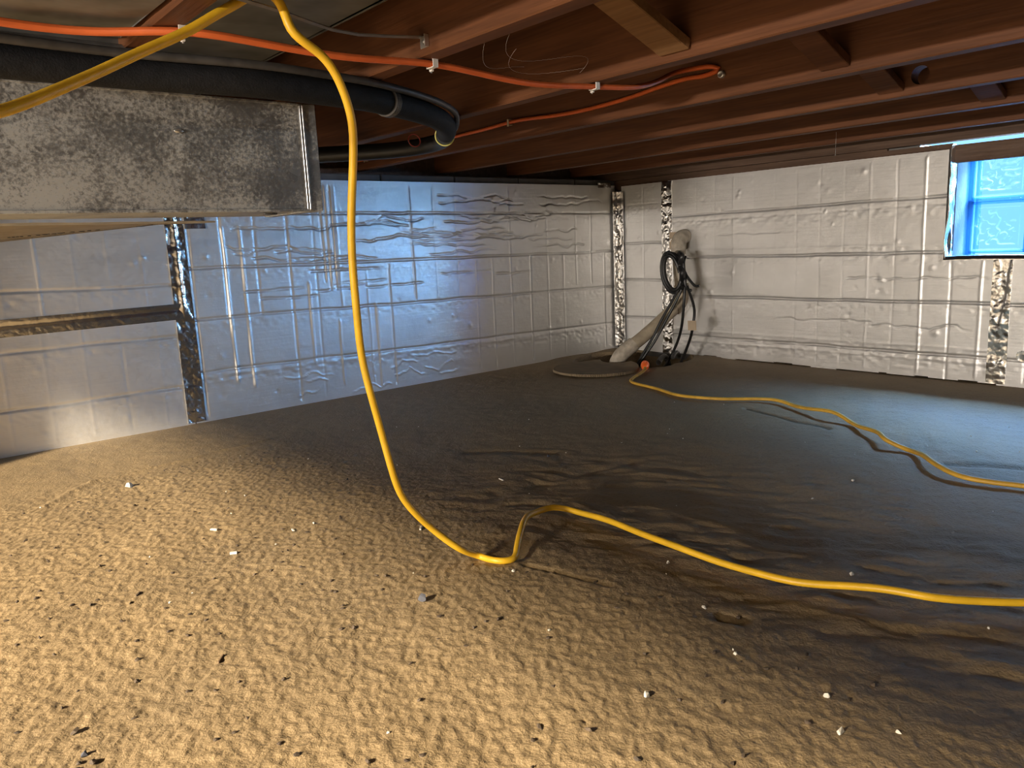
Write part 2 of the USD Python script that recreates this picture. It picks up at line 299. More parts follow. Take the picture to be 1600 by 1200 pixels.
obj("sill_plate", cat(box(-.05, -.002, -.2, WY0 - .12, .846, .90), box(-.05, -.002, WY0 - .12, 5.5, .846, .90)), "dark_wood", t1)
obj("rim_board", box(-.06, -.03, -.2, 5.5, .90, SUB), "dark_wood", t1)
obj("packing_strip", cat(box(-.06, -.026, -.2, WY0 - .24, .80, .846), box(-.06, -.026, WY0 - .24, WY0 - .012, .80, .839)), "dark_wood", t1)
t2 = thing("trim_2", "dark rim board closing the joist ends over the left wall", "rim board", kind="structure")
obj("rim_board", box(-.06, 7.0, -.20, -.16, .84, SUB), "dark_wood", t2)
t3 = thing("trim_3", "dark crinkled header board over the glass block window", "header", kind="structure")
hb = relief(ax(WY0 - .02, WY1 + .05, .006), ax(.772, .832, .006), lambda U, V: .010 * n3(U * 14, V * 30, 0, 51, 3), lambda U, V, h: np.stack([-.03 + h, U, V], -1), .03)
obj("header_board", hb, "dark_wood", t3, smooth=True)

solo("support_pier", cat(*[box(3.32, 3.50, -.02, .385, -.02 + .2 * k, -.02 + .2 * k + .196, .004) for k in range(4)], box(3.33, 3.49, -.01, .375, -.02, .84)), "concrete", "unseen grey block pier out of view at left, placed to shade the left boards and floor", "pier", kind="structure")  # out of view, placed to block the high lamp from the left wall

# ------------------------------------------------------------------ glass block window
wn = thing("window_1", "bright blue glass block window set in the right wall", "window", kind="structure")
obj("window_jamb", box(-.235, -.045, WY0 - .03, WY0, WZ0 - .005, .815, .003), "window_plaster", wn)
obj("window_jamb", box(-.235, -.045, WY1, WY1 + .03, WZ0 - .005, .815, .003), "window_plaster", wn)
obj("window_sill", box(-.20, -.05, WY0, WY1, WZ0 - .04, WZ0 + .004, .003), "window_plaster", wn)
obj("lintel", box(-.235, -.06, WY0 - .002, WY1 + .002, WZ1, .827), "window_plaster", wn)
BX, BP, BS = -.150, .1900, .183
gz = (.452, .452 + BP)
def block_front(c):
    def H(U, V):
        a, b = (U - c[0]) / (BS / 2), (V - c[1]) / (BS / 2); e = np.maximum(abs(a), abs(b))
        inner = 1 - sm(.62, .70, e)
        p = np.stack([a * 2.1 + c[0] * 31, b * 2.6 + c[1] * 17, np.zeros_like(a)], -1)
        w = np.sin(15 * meshkit.fbm(p * 1.3, 2, 61) + 2.5 * a * b)
        return inner * (.0052 * w + .004) + .004 * np.exp(-((e - .80) / .05) ** 2) - .010 * sm(.86, 1.0, e)
    return H
for r_ in range(2):
    for c_ in range(3):
        c = (WY0 + .010 + BP * (c_ + .5), gz[r_] + BP / 2 - .003)
        us, vs = ax(c[0] - BS / 2, c[0] + BS / 2, .0026), ax(c[1] - BS / 2, c[1] + BS / 2, .0026)
        fr = relief(us, vs, block_front(c), lambda U, V, h: np.stack([BX + h, U, V], -1), .012, mask=None)
        bk = obj("glass_block", relief(ax(us[0], us[-1], .01), ax(vs[0], vs[-1], .01), lambda U, V: 0 * U, lambda U, V, h: np.stack([BX - .075 - h, U, V], -1), -.010), "block_glass", wn, smooth=True)
        q = usdkit.mesh(stage, str(bk.GetPath()) + "/patterned_face", fr, LOOK["block_glass"], smooth=True)
        ring = cat(box(BX - .075, BX - .004, c[0] - BS / 2, c[0] - BS / 2 + .009, c[1] - BS / 2, c[1] + BS / 2), box(BX - .075, BX - .004, c[0] + BS / 2 - .009, c[0] + BS / 2, c[1] - BS / 2, c[1] + BS / 2),
                   box(BX - .075, BX - .004, c[0] - BS / 2, c[0] + BS / 2, c[1] - BS / 2, c[1] - BS / 2 + .009), box(BX - .075, BX - .004, c[0] - BS / 2, c[0] + BS / 2, c[1] + BS / 2 - .009, c[1] + BS / 2))
        usdkit.mesh(stage, str(bk.GetPath()) + "/edge_ring", ring, LOOK["block_edge"])
mort = [box(BX - .07, BX - .012, WY0, WY1, gz[0] - .012, gz[0] - .0065), box(BX - .07, BX - .012, WY0, WY1, gz[1] - .0075, gz[1] - .0005), box(BX - .07, BX - .012, WY0, WY1, gz[1] + BP - .0065, WZ1)]
for c_ in range(4):
    y = WY0 + .010 + BP * c_
    mort.append(box(BX - .07, BX - .012, y - .0035 - (.0065 if c_ == 0 else 0), y + .0035 + (.06 if c_ == 3 else 0), gz[0] - .01, WZ1))
obj("joint", cat(*mort), "block_edge", wn)

# ------------------------------------------------------------------ floor joists, bridging
X1, SP = 2.19316, .4064
ordinal = {-1: "red-brown floor joist at top left with the sheet metal edge nailed along it", 0: "red-brown floor joist that carries the bright metal strap tab, nearest fully seen",
           1: "second red-brown floor joist, white cable clip on its underside", 2: "third red-brown floor joist, with the orange cable turning back along its face",
           3: "fourth red-brown floor joist, with a dark bored hole at upper right", 4: "fifth red-brown floor joist, thin and dim under the others", 5: "last red-brown floor joist before the right wall, cobweb thread hanging from it"}
for k in range(-5, 6):  # unseen joists stop early; the last one cuts off the high lamp
    x = X1 - SP * k
    us, vs = ax(-.13, 5.4, .035), None
    m = box(x, x + .038, -.13, 5.4, ZJ, SUB - .001, .0025)
    if k == 3:
        cut = manifold3d.Manifold.cylinder(.06, .021, .021, 32).rotate([0, 90, 0]).translate([x - .01, 1.862, .908])
        v, f = np.array(m.vertices, np.float32), np.array(m.faces, np.uint32)
        m = manifold3d.Manifold(manifold3d.Mesh(v, f)) - cut
    lab = ordinal.get(k, "red-brown floor joist behind the camera")
    solo("floor_joist", m, "red_fir", lab, "joist", group=None if k in ordinal else "joists behind the camera")
blab = {0: "pale diagonal wood bridging piece between the two nearest joists at top", 1: "diagonal bridging piece behind the second joist, right of the orange cable end",
        2: "diagonal bridging piece left of the bored hole", 3: "small dim diagonal bridging piece above the window's left side", 5: "dim bridging piece nearest the right wall, at the right edge"}
for k, (yc, w) in {0: (1.785, .064), 1: (1.868, .06), 2: (1.798, .06), 3: (1.886, .06)}.items():
    xa, xb = X1 - SP * k - .001, X1 - SP * (k + 1) + .039
    m = box(0, math.hypot(xa - xb, .13), -w / 2, w / 2, -.0095, .0095, .0015)
    ang = math.atan2(.135, xa - xb)
    m.apply_transform(trimesh.transformations.rotation_matrix(-ang, [0, 1, 0]))
    m.apply_translation([xb + .003, yc, ZJ + .020])
    solo("cross_bridging", m, "pale_fir" if k == 0 else "red_fir", blab[k], "bridging")

# ------------------------------------------------------------------ foil-faced insulation boards
def groove(d, w, depth): return -depth * np.exp(-(d / w) ** 2)
def board_H(hlines, vlines, seed, cracks=(), dents=0, span=(0, 1, 0, 1)):
    r = np.random.default_rng(seed)
    dent = [(r.uniform(span[0], span[1]), r.uniform(span[2], span[3]), r.uniform(.006, .012), r.uniform(-.0018, .0028)) for _ in range(dents)]
    def H(U, V):
        h = .0015 * n3(U * 2.5, V * 2.5, 0, seed, 2) + .0006 * n3(U * 22, V * 40, 0, seed + 1, 2)
        for z0, z1, u0, u1, w, dp in hlines:
            z = z0 + (z1 - z0) * (U - u0) / (u1 - u0) + .005 * n3(U * 9, z0 * 50, 0, seed + 2)
            h = h + groove(V - z, w, dp * (.75 + .6 * n3(U * 13, z0 * 31, 0, seed + 7)))
            band = np.exp(-((V - z + .022) / .022) ** 2)
            h = h + .0013 * band * n3(U * 60, V * 90, 0, seed + 3)
        for u, v0, v1, w, dp in vlines:
            m_ = sm(v0 - .01, v0 + .01, V) * (1 - sm(v1 - .01, v1 + .01, V))
            h = h + m_ * groove(U - u - .004 * n3(V * 9, u * 40, 0, seed + 4), w, dp * (.5 + 1.0 * (n3(V * 12, u * 20, 0, seed + 8) + .5)))
        for u0, u1, v, amp, dp in cracks:
            m_ = sm(u0 - .01, u0 + .01, U) * (1 - sm(u1 - .01, u1 + .01, U))
            z = v + amp * n3(U * 14, v * 77, 0, seed + 5, 3)
            h = h + m_ * groove(V - z, .0025, dp * (.3 + 1.4 * (n3(U * 25, v * 50, 0, seed + 9) + .5)))
        for a, b, w, dp in dent:
            h = h + dp * np.exp(-((U - a) ** 2 + (V - b) ** 2) / w ** 2)
        return h
    return H
G = .0038
rb = random.Random(3)
# long board on the left wall
hl = [(.687, .701, .02, 1.53, .0035, .005), (.499, .517, .02, 1.53, .0034, .0065), (.322, .345, .03, 1.55, .0034, .0065), (.136, .163, .03, 1.57, .0035, .005), (.120, .146, .03, 1.57, .006, -.0012)]
vl = []
x = .10
while x < 2.12:
    kind = rb.random()
    vl.append((x, 0.02 if kind < .55 else .35, .80 if kind > .3 else .5, .0035, rb.choice([.002, .0028, .0014, -.0014])))
    x += rb.uniform(.075, .125)
vl += [(1.585, .42, .80, .003, .005), (1.61, .42, .80, .003, .005), (1.63, .45, .80, .003, .005), (2.00, .12, .66, .0035, -.0042), (1.94, .10, .66, .0035, -.0042), (1.70, .15, .45, .0035, -.004), (1.42, .02, .35, .0035, -.0035), (1.585, .05, .30, .003, -.003)]
cr = []
for _ in range(46):
    a = rb.uniform(.1, 1.95); cr.append((a, a + rb.uniform(.12, .42), rb.uniform(.53, .77), .04, .0034))
for _ in range(10):
    a = rb.uniform(.5, 1.8); cr.append((a, a + rb.uniform(.1, .3), rb.uniform(.40, .5), .012, .0035))
for _ in range(9):
    a = rb.uniform(1.0, 1.8); cr.append((a, a + rb.uniform(.08, .2), rb.uniform(.02, .13), .07, -.0025))
left = lambda U, V, h: np.stack([U, h, V], -1)
right = lambda U, V, h: np.stack([h, U, V], -1)
ragged = lambda s: (lambda U, V: V > .004 + .008 * n3(U * 14, 0, 0, s))
solo("insulation_board", relief(ax(.012, 2.158, G), ax(0, HT, G), board_H(hl, vl, 101, cr, 70, (.1, 2.1, .05, .8)), left, .03, flip=True), "foil_facer", "long creased silver insulation board on the left wall, lit blue", "insulation board", smooth=True)
vl2 = [(2.27 + .098 * k, .4, .82, .0035, rb.choice([.0008, -.0016, -.0005, -.0006])) for k in range(8)]
solo("insulation_board", relief(ax(2.162, 3.1, G), ax(.392, HT, G), board_H([(.474, .490, 2.18, 2.9, .0035, .006)], vl2, 111, (), 18, (2.2, 3.0, .4, .8)), left, .03, flip=True), "foil_facer", "silver insulation board above the horizontal foil tape, under the duct", "insulation board", smooth=True)
vl3 = [(2.25 + .11 * k, .02, .37, .004, rb.choice([.0006, -.0008, -.0005])) for k in range(7)]
solo("insulation_board", relief(ax(2.162, 3.1, G), ax(0, .388, G), board_H([(.306, .310, 2.18, 2.9, .004, .0055), (.132, .136, 2.18, 2.9, .004, .006)], vl3, 121, (), 14, (2.2, 3.0, .05, .35)), left, .03, flip=True), "foil_facer", "silver insulation board below the horizontal foil tape at the left edge", "insulation board", smooth=True)
# boards on the right wall
hl = [(.650, .660, .3, 1.55, .0034, .0055), (.461, .4625, .42, 1.56, .0034, .006), (.279, .283, .42, 1.57, .0034, .0065), (.093, .093, .42, 1.58, .0038, .006), (.625, .632, .3, 1.55, .004, .0012), (.070, .072, .4, 1.7, .005, -.0014), (.49, .49, .4, 1.5, .006, -.0012), (.12, .12, .4, 1.7, .005, -.001)]
vl = [(1.48 - .1 * k, .02, .80, .0033, (-.0022 if k == 0 else -.0007 if k in (2, 8) else .0007 if k < 6 else .0004)) for k in range(11)] + [(1.58, .0, .43, .0033, .002), (1.68, .02, .43, .0033, -.002)]
cr = [(1.2, 1.7, .37, .03, .002), (.9, 1.3, .20, .03, .0018), (1.3, 1.65, .19, .06, .002), (.6, .9, .56, .01, .0015)]
notch = lambda U, V: ~((U > WY0 - .012) & (V > WZ0 - .004)) & (V > .004 + .008 * n3(U * 14, 0, 0, 133))
solo("insulation_board", relief(ax(.322, 1.742, G), ax(0, HT - .004, G), board_H(hl, vl, 131, cr, 60, (.35, 1.55, .05, .8)), right, .03, mask=notch), "foil_facer", "wide scored insulation board on the right wall, cut around the window", "insulation board", smooth=True)
solo("insulation_board", relief(ax(.032, .318, G), ax(0, HT - .006, G), board_H([(.534, .534, .03, .32, .0034, .006), (.353, .353, .03, .32, .0034, .006), (.166, .166, .03, .32, .0042, .005), (.72, .72, .03, .32, .003, .001)], [(.17, .05, .8, .003, .001)], 141, (), 8, (.05, .3, .05, .8)), right, .03), "foil_facer", "narrow insulation board in the corner between two vertical foil tapes", "insulation board", smooth=True)
solo("insulation_board", relief(ax(1.748, 3.2, G), ax(0, WZ0 - .004, G), board_H([(.283, .286, 1.75, 2.5, .0034, .0065), (.093, .092, 1.75, 2.5, .0038, .006)], [(1.83 + .1 * k, .02, .43, .0033, .0018) for k in range(12)], 151, (), 12, (1.8, 2.4, .05, .4)), right, .03), "foil_facer", "insulation board under the window at the right edge of the picture", "insulation board", smooth=True)

# ------------------------------------------------------------------ foil tapes
def crumple(seed, amp, fold=None):
    def H(U, V):
        a = abs(n3(U * 26, V * 26, 0, seed, 2)) * 2; b = n3(U * 70, V * 60, 0, seed + 1, 2); c = n3(U * 9, V * 9, 0, seed + 2)
        h = amp * (a * .9 + .8 * b + 1.2 * c)
        if fold: h = h + fold(U, V)
        return np.maximum(h + .0025, .0006)
    return H
def tape(us, vs, H, place, label, flip=False, mask=None):
    return solo("foil_tape", relief(us, vs, H, place, -.0005, mask=mask, flip=flip), "foil_tape", label, "tape", smooth=True)
T = .0026
tape(ax(2.126, 2.186, T), ax(.006, .70, T), lambda U, V: crumple(201, .0036)(U, V) + .004 * np.exp(-((U - 2.158) / .008) ** 2) * sm(.36, .42, V) + .004 * n3(U * 10, V * 18, 0, 9), left, "vertical crinkled foil tape down the left wall, meeting the horizontal tape", True)
tape(ax(2.160, 3.0, T), ax(.360, .412, T), lambda U, V: crumple(211, .0008)(U, V) - .002 * np.exp(-((V - .392) / .006) ** 2) + .002, lambda U, V, h: np.stack([U, h, V - .010 * (U - 2.16)], -1), "horizontal foil tape along the board joint at the left edge", True)
def corner_tape(U, V, h):                                     # U runs around the corner: left of it on the left wall, right of it on the right wall
    s = U; on_left = np.clip(-s, 0, None); on_right = np.clip(s, 0, None)
    return np.stack([.010 + on_left + np.where(s >= 0, h, 0), .010 + on_right + np.where(s < 0, h, 0), V], -1)
tape(ax(-.032, .042, T), ax(.018, .79, T), crumple(221, .0052), corner_tape, "shiny crumpled foil tape in the corner where the walls meet", True)
tape(ax(.288, .348, T), ax(.0, .815, T), crumple(231, .0075), right, "shiny crumpled foil tape behind the hanging black cords")
def fold(U, V):
    t = 1 - sm(.0, .012, U - (1.735 + .10 * (V - .17) ** 1.0) - .01 * n3(V * 20, 2.2, 0, 77))
    return .006 * (1 - t) * sm(.16, .22, V) + .004 * n3(U * 12, V * 26, 0, 78)
tape(ax(1.714, 1.775, T), ax(.006, .437, T), lambda U, V: crumple(241, .0036, fold)(U, V), right, "vertical wrinkled foil tape under the window")
# tape folded into the window opening
tape(ax(-.062, .004, T), ax(WZ0 - .008, .832, T), lambda U, V: crumple(251, .0022)(U, V) + .004 * n3(V * 30, U * 20, 0, 5), lambda U, V, h: np.stack([U, WY0 - .006 + h - .010 * np.exp(-((V - .50) / .05) ** 2) * sm(-.03, -.02, U), V], -1), "foil tape folded around the left edge of the window opening, glowing blue", True,
     mask=lambda U, V: ~((abs(U + .045 + .006 * n3(V * 30, 1, 0, 3)) < .011) & (V > .465) & (V < .56)))
tape(ax(-.058, .006, T), ax(WY0 - .012, 2.15, T), crumple(261, .0016), lambda U, V, h: np.stack([U, V, WZ0 + .006 + h + .02 * np.clip(-U, 0, 1) - 2.0 * np.clip(U, 0, 1)], -1), "foil tape laid along the window sill edge", False)
solo("foil_tape", relief(ax(2.055, 2.122, T), ax(.655, .70, T), crumple(271, .0024), left, -.0005, flip=True), "foil_tape", "short foil tape patch peeking out beneath the duct", "tape", smooth=True)
solo("foil_tape", relief(ax(.05, .14, T), ax(HT - .012, HT + .012, T), crumple(272, .004), lambda U, V, h: np.stack([U, .004 + h, V], -1), -.0005, flip=True), "foil_tape", "small foil tape scrap on top of the long board near the corner", "tape", smooth=True)
solo("foil_tape", relief(ax(1.803, 1.86, T), ax(.085, .135, T), crumple(281, .003), right, -.0005, mask=lambda U, V: np.hypot((U - 1.833) / .028, (V - .11) / .022) + .5 * n3(U * 60, V * 60, 0, 4) < 1), "foil_tape", "torn dark foil patch at the right edge below the window", "tape", smooth=True)

# ------------------------------------------------------------------ galvanized duct
DY, DX0, DZ0, DZ1 = 1.13, 2.193, .650, .862
du = thing("galvanized_duct", "dusty galvanized sheet metal duct hanging at upper left", "duct")
dbody = relief(ax(DX0 + .030, 3.6, .01), ax(DZ0, DZ1, .01), lambda U, V: .0025 * n3(U * 6, V * 6, 0, 301, 2) - .006 * np.exp(-((U - 2.50) ** 2 + (V - .725) ** 2) / .03 ** 2) * 0.7, lambda U, V, h: np.stack([U, DY + h, V], -1), .25, flip=True)
obj("duct_body", cat(dbody, box(DX0 + .032, 3.598, DY - .252, DY - .249, DZ0 + .001, DZ1 - .001)), "galvanized", du, smooth=30)
obj("end_cap", cat(box(DX0, DX0 + .028, DY - .25, DY + .001, DZ0 - .002, DZ1 + .004, .002)), "galvanized", du)
obj("drive_cleat", cat(box(DX0 + .0285, DX0 + .033, DY - .002, DY + .0055, DZ0, DZ1, .001), box(DX0 + .035, DX0 + .038, DY - .002, DY + .004, DZ0, DZ1, .001)), "bright_metal", du)
obj("hem_edge", cat(box(DX0 + .03, 3.6, DY - .004, DY + .004, DZ0 - .003, DZ0 + .003, .001), box(DX0 + .03, 3.6, DY - .004, DY + .004, DZ1 - .002, DZ1 + .003, .001)), "galvanized", du)
s = trimesh.creation.icosphere(2, .006); s.apply_scale([1.5, .5, .7]); s.apply_translation([2.478, DY + .002, .797]); obj("screw", s, "bright_metal", du)
s = trimesh.creation.cylinder(.016, .003, sections=20); s.apply_scale([1, .45, 1]); s.apply_translation([2.27, DY - .10, DZ0 - .002]); obj("slot", s, "ink", du)

# sagging kraft facing behind the duct
def kraft_place(U, V, h):                                     # U along x, V 0 (front) .. 1 (back)
    zf = .642 + 0 * U; zb = .670 - .0345 * np.clip((U - 2.20) / .14, 0, 12)
    zb = np.where(U < 2.7, .669 - .094 * np.clip(U - 2.2, 0, 1), .622 - .11 * (U - 2.7))
    return np.stack([U, DY - .255 + V * (.45 - DY + .255), zf * (1 - V) + zb * V + h], -1)
kf = thing("kraft_facing", "brown printed kraft paper facing sagging behind the duct", "paper facing")
obj("paper_sheet", relief(ax(2.335, 3.3, .012), ax(0, 1, .04), lambda U, V: .006 * n3(U * 5, V * 2, 0, 311, 2), kraft_place, .004), "kraft", kf, smooth=True)
def kq(u, v): return kraft_place(np.array(u), np.array(v), np.array(.006 * float(n3(np.array(u * 5), np.array(v * 2.), 0, 311, 2))))
ink = []
rk = random.Random(5); u = 2.50
while u < 2.70:
    w = rk.uniform(.004, .012)
    c = kq(u, .85); ink.append(box(c[0] - w / 2, c[0] + w / 2, c[1] - .006, c[1] + .006, c[2] - .0012, c[2] + .0002)); u += w + rk.choice([.003, .003, .010])
obj("printed_line", cat(*ink), "ink", kf)
c = kq(2.385, .88); obj("black_mark", box(c[0] - .007, c[0] + .007, c[1] - .05, c[1] + .05, c[2] - .0012, c[2] + .0002), "ink", kf)

# sheet metal across the joist bays, strap
sp_ = thing("sheet_metal_pan", "dented grey sheet metal nailed under the joist bay at top left", "sheet metal")
obj("metal_sheet", relief(ax(2.645, 3.02, .012), ax(1.44, 3.2, .015), lambda U, V: .012 * n3(U * 7, V * 5, 0, 321, 3), lambda U, V, h: np.stack([U, V, ZJ + .010 - h], -1), -.002), "old_sheet_metal", sp_, smooth=True)
obj("hemmed_edge", tube(spline([(2.60, 1.416, .866), (2.70, 1.412, .867), (2.85, 1.404, .867), (3.1, 1.396, .867)], .02), .005, 8), "strap_metal", sp_)
obj("side_flange", relief(ax(2.62, 3.1, .015), ax(.85, .92, .01), lambda U, V: .003 * n3(U * 8, V * 8, 0, 322, 2), lambda U, V, h: np.stack([U, 1.40 + h, V + .016], -1), .002), "old_sheet_metal", sp_, smooth=True)
sp2 = thing("joist_bay_duct", "grey dusty sheet metal duct bottom between the joists behind the strap", "duct")
obj("metal_sheet", relief(ax(2.302, 2.598, .010), ax(-.05, 3.2, .015), lambda U, V: .004 * n3(U * 9, V * 6, 0, 331, 3), lambda U, V, h: np.stack([U, V, .94 - h], -1), -.002), "old_sheet_metal", sp2, smooth=True)
obj("metal_side", box(2.300, 2.302, -.05, 3.2, .936, SUB - .003), "old_sheet_metal", sp2)

st = thing("strap_hanger", "bent grey metal strap hanger screwed to the joist face at top", "strap")
def ribbon(P, w, th, side):
    P = np.asarray(P, float); s = np.asarray(side, float); t = np.gradient(P, axis=0); n = np.cross(t, s); n /= np.linalg.norm(n, axis=1, keepdims=True)
    ring = np.stack([P + s * w / 2 + n * th / 2, P - s * w / 2 + n * th / 2, P - s * w / 2 - n * th / 2, P + s * w / 2 - n * th / 2], 1); k = len(P); v = ring.reshape(-1, 3); f = []
    for i in range(k - 1):
        for j in range(4):
            a, b, c, d = i * 4 + j, i * 4 + (j + 1) % 4, (i + 1) * 4 + (j + 1) % 4, (i + 1) * 4 + j; f += [[a, b, c, d]]
    f += [[0, 3, 2, 1], [(k - 1) * 4 + i for i in range(4)]]
    return trimesh.Trimesh(v, np.vstack([np.array(f)[:, [0, 1, 2]], np.array(f)[:, [0, 2, 3]]]), process=False)
obj("strap_band", ribbon([(2.60, 1.700, .876), (2.568, 1.688, .876), (2.50, 1.655, .8795), (2.44, 1.620, .882), (2.391, 1.593, .8845), (2.341, 1.584, .886), (2.29, 1.590, .889), (2.236, 1.598, .8925)], .013, .0016, (0.35, .94, 0)), "strap_metal", st)
obj("strap_tab", cat(box(2.2315, 2.2335, 1.589, 1.611, .8765, .895, .0006), box(2.2315, 2.240, 1.6095, 1.6115, .8765, .895, .0004)), "bright_metal", st)
s = trimesh.creation.icosphere(2, .0042); s.apply_scale([.6, 1, 1]); s.apply_translation([2.2338, 1.600, .886]); obj("screw_head", s, "strap_metal", st)

# ------------------------------------------------------------------ pipes
PP = [(3.3, 1.395, .836), (2.95, 1.392, .836), (2.70, 1.397, .836), (2.60, 1.400, .836), (2.44, 1.418, .836), (2.322, 1.405, .836), (2.237, 1.389, .836), (2.13, 1.348, .836), (2.025, 1.292, .836), (1.918, 1.205, .836), (1.825, 1.085, .835)]
bp = thing("foam_insulated_pipe", "fat black foam insulated pipe running above the duct and bending at its end", "pipe")
obj("foam_sleeve", tube(spline(PP, .02), .0235, 20), "black_foam", bp)
EL = [(1.835, 1.10, .835), (1.79, 1.03, .834), (1.757, .955, .832), (1.765, .885, .829), (1.815, .80, .826), (1.90, .70, .826), (2.05, .52, .828), (2.2, .36, .83)]
obj("pipe_elbow", tube(spline(EL, .02), .0215, 18), "black_rubber", bp)
for q in ((2.165, 1.365, .836), (2.157, 1.361, .836)):
    pass
def ring_at(c, d, R, r, n=28):
    d = np.array(d, float); d /= np.linalg.norm(d); a = np.cross(d, [0, 0, 1.0]); a /= np.linalg.norm(a); b = np.cross(d, a)
    t = np.linspace(0, 2 * np.pi, n); return tube(np.array(c) + R * (np.cos(t)[:, None] * a + np.sin(t)[:, None] * b), r, 6)
obj("tape_band", cat(*[ring_at((2.16 + o, 1.363 + .45 * o, .836), (1, .5, 0), .0245, .003) for o in (-.006, -.002, .002, .006)]), "grey_tube", bp)
obj("zip_tie", ring_at((1.80, 1.045, .834), (.55, .85, 0), .0235, .0018), "yellow_wire", bp)
obj("zip_tie", ring_at((1.835, .96, .832), (.2, 1, .2), .016, .0015), "red_wire", bp)
FT = spline(PP[:1] + PP[2:] + [(1.757, .955, .832), (1.765, .885, .829)], .02)
tn = np.gradient(FT, axis=0); tn[:, 2] = 0; tn /= np.linalg.norm(tn, axis=1, keepdims=True)
FT = FT + .0275 * np.stack([tn[:, 1], -tn[:, 0], 0 * tn[:, 0]], 1); FT[:, 2] = np.minimum(FT[:, 2] + .0215, .8575)
solo("flexible_tube", tube(FT, .0068, 12), "grey_tube", "thin grey flexible tube following the black foam pipe around its bend", "tube")

# ------------------------------------------------------------------ orange cable and clips
oc = [(3.2, 1.490, .8605), (2.80, 1.500, .8605), (2.687, 1.516, .8600), (2.604, 1.566, .8600), (2.50, 1.578, .856), (2.35, 1.577, .853), (2.203, 1.5765, .8595), (2.0, 1.574, .850), (1.813, 1.574, .8595), (1.70, 1.578, .868), (1.56, 1.545, .905), (1.463, 1.530, .934), (1.436, 1.560, .938),
      (1.427, 1.586, .934), (1.424, 1.594, .929), (1.425, 1.582, .924), (1.4265, 1.522, .923), (1.4265, 1.447, .921), (1.4265, 1.367, .913), (1.4265, 1.26, .906), (1.4265, 1.143, .904), (1.4265, 1.016, .909), (1.4265, .874, .916), (1.4265, .787, .913), (1.4265, .691, .911), (1.4265, .5, .909), (1.4265, .323, .908), (1.4265, .151, .904), (1.4265, .035, .900), (1.4265, -.10, .905)]
solo("electrical_cable", tube(spline(oc, .012), .0068, 12, flat=.80), "orange_jacket", "long orange electrical cable clipped under the joists and turning back", "cable")
def clip(c, label):
    t = thing("cable_clip", label, "clip", loc=c)
    c = np.array(c)
    obj("saddle", cat(box(c[0] - .005, c[0] + .005, c[1] - .010, c[1] + .010, c[2] - .0075, c[2] - .0055, .0006), box(c[0] - .005, c[0] + .005, c[1] - .0105, c[1] - .0085, c[2] - .0075, c[2] + .006), box(c[0] - .005, c[0] + .005, c[1] + .0085, c[1] + .0105, c[2] - .0075, c[2] + .006), box(c[0] - .009, c[0] - .004, c[1] - .016, c[1] - .008, c[2] - .010, c[2] + .004, .0008)), "white_plastic", t)
    n = trimesh.creation.cylinder(.0016, .012, sections=10); n.apply_translation(c + [-.0065, -.0125, -.006]); obj("nail", n, "bright_metal", t)
clip((2.604, 1.566, .8605), "white cable clip at the sheet metal corner, beside the yellow cord")
clip((2.203, 1.5765, .8605), "white cable clip under the joist right below the metal strap tab")
clip((1.813, 1.574, .8605), "white cable clip under the second joist, the rightmost bright one")
def side_clip(c, label, m="white_plastic"):
    c = np.array(c); t = thing("cable_clip", label, "clip", loc=c)
    obj("saddle", cat(box(c[0] - .008, c[0] + .009, c[1] - .004, c[1] + .004, c[2] + .0065, c[2] + .0085, .0006), box(c[0] - .008, c[0] + .009, c[1] - .004, c[1] + .004, c[2] - .0085, c[2] - .0065, .0006), box(c[0] + .0065, c[0] + .0085, c[1] - .004, c[1] + .004, c[2] - .012, c[2] + .0085, .0006)), m, t)
side_clip((1.4265, .863, .9155), "dim pale cable clip on the joist face, middle of the returning orange cable", "beige_card")
side_clip((1.4265, .012, .9005), "dim pale cable clip over the left wall, next to the hanging yellow cord", "beige_card")
n = trimesh.creation.cylinder(.0085, .006, sections=18); n.apply_transform(trimesh.transformations.rotation_matrix(math.pi / 2, [0, 1, 0])); n.apply_translation([1.4225, 1.600, .916])
n2 = trimesh.creation.torus(.006, .002); n2.apply_transform(trimesh.transformations.rotation_matrix(math.pi / 2, [0, 1, 0])); n2.apply_translation([1.427, 1.600, .916])
solo("screw", cat(n, n2), "bright_metal", "round metal screw head where the orange cable turns back", "screw")

# ------------------------------------------------------------------ yellow extension cords
CR = .0061
hang = [(2.501, 1.683, .851), (2.462, 1.683, .824), (2.43, 1.679, .782), (2.414, 1.669, .742), (2.407, 1.654, .70), (2.405, 1.638, .647), (2.404, 1.625, .592), (2.401, 1.615, .534), (2.395, 1.605, .465), (2.384, 1.591, .391), (2.371, 1.588, .326), (2.352, 1.58, .256), (2.34, 1.583, .193), (2.323, 1.581, .143), (2.294, 1.586, .098), (2.26, 1.601, .057), (2.233, 1.619, .030)]
leftc = [(3.3, 1.93, .60), (3.05, 1.88, .648), (2.906, 1.830, .690), (2.855, 1.775, .709), (2.802, 1.737, .737), (2.742, 1.705, .771), (2.676, 1.68, .809), (2.626, 1.671, .837), (2.591, 1.668, .860), (2.561, 1.664, .879), (2.537, 1.662, .893), (2.518, 1.668, .894), (2.508, 1.676, .879)]
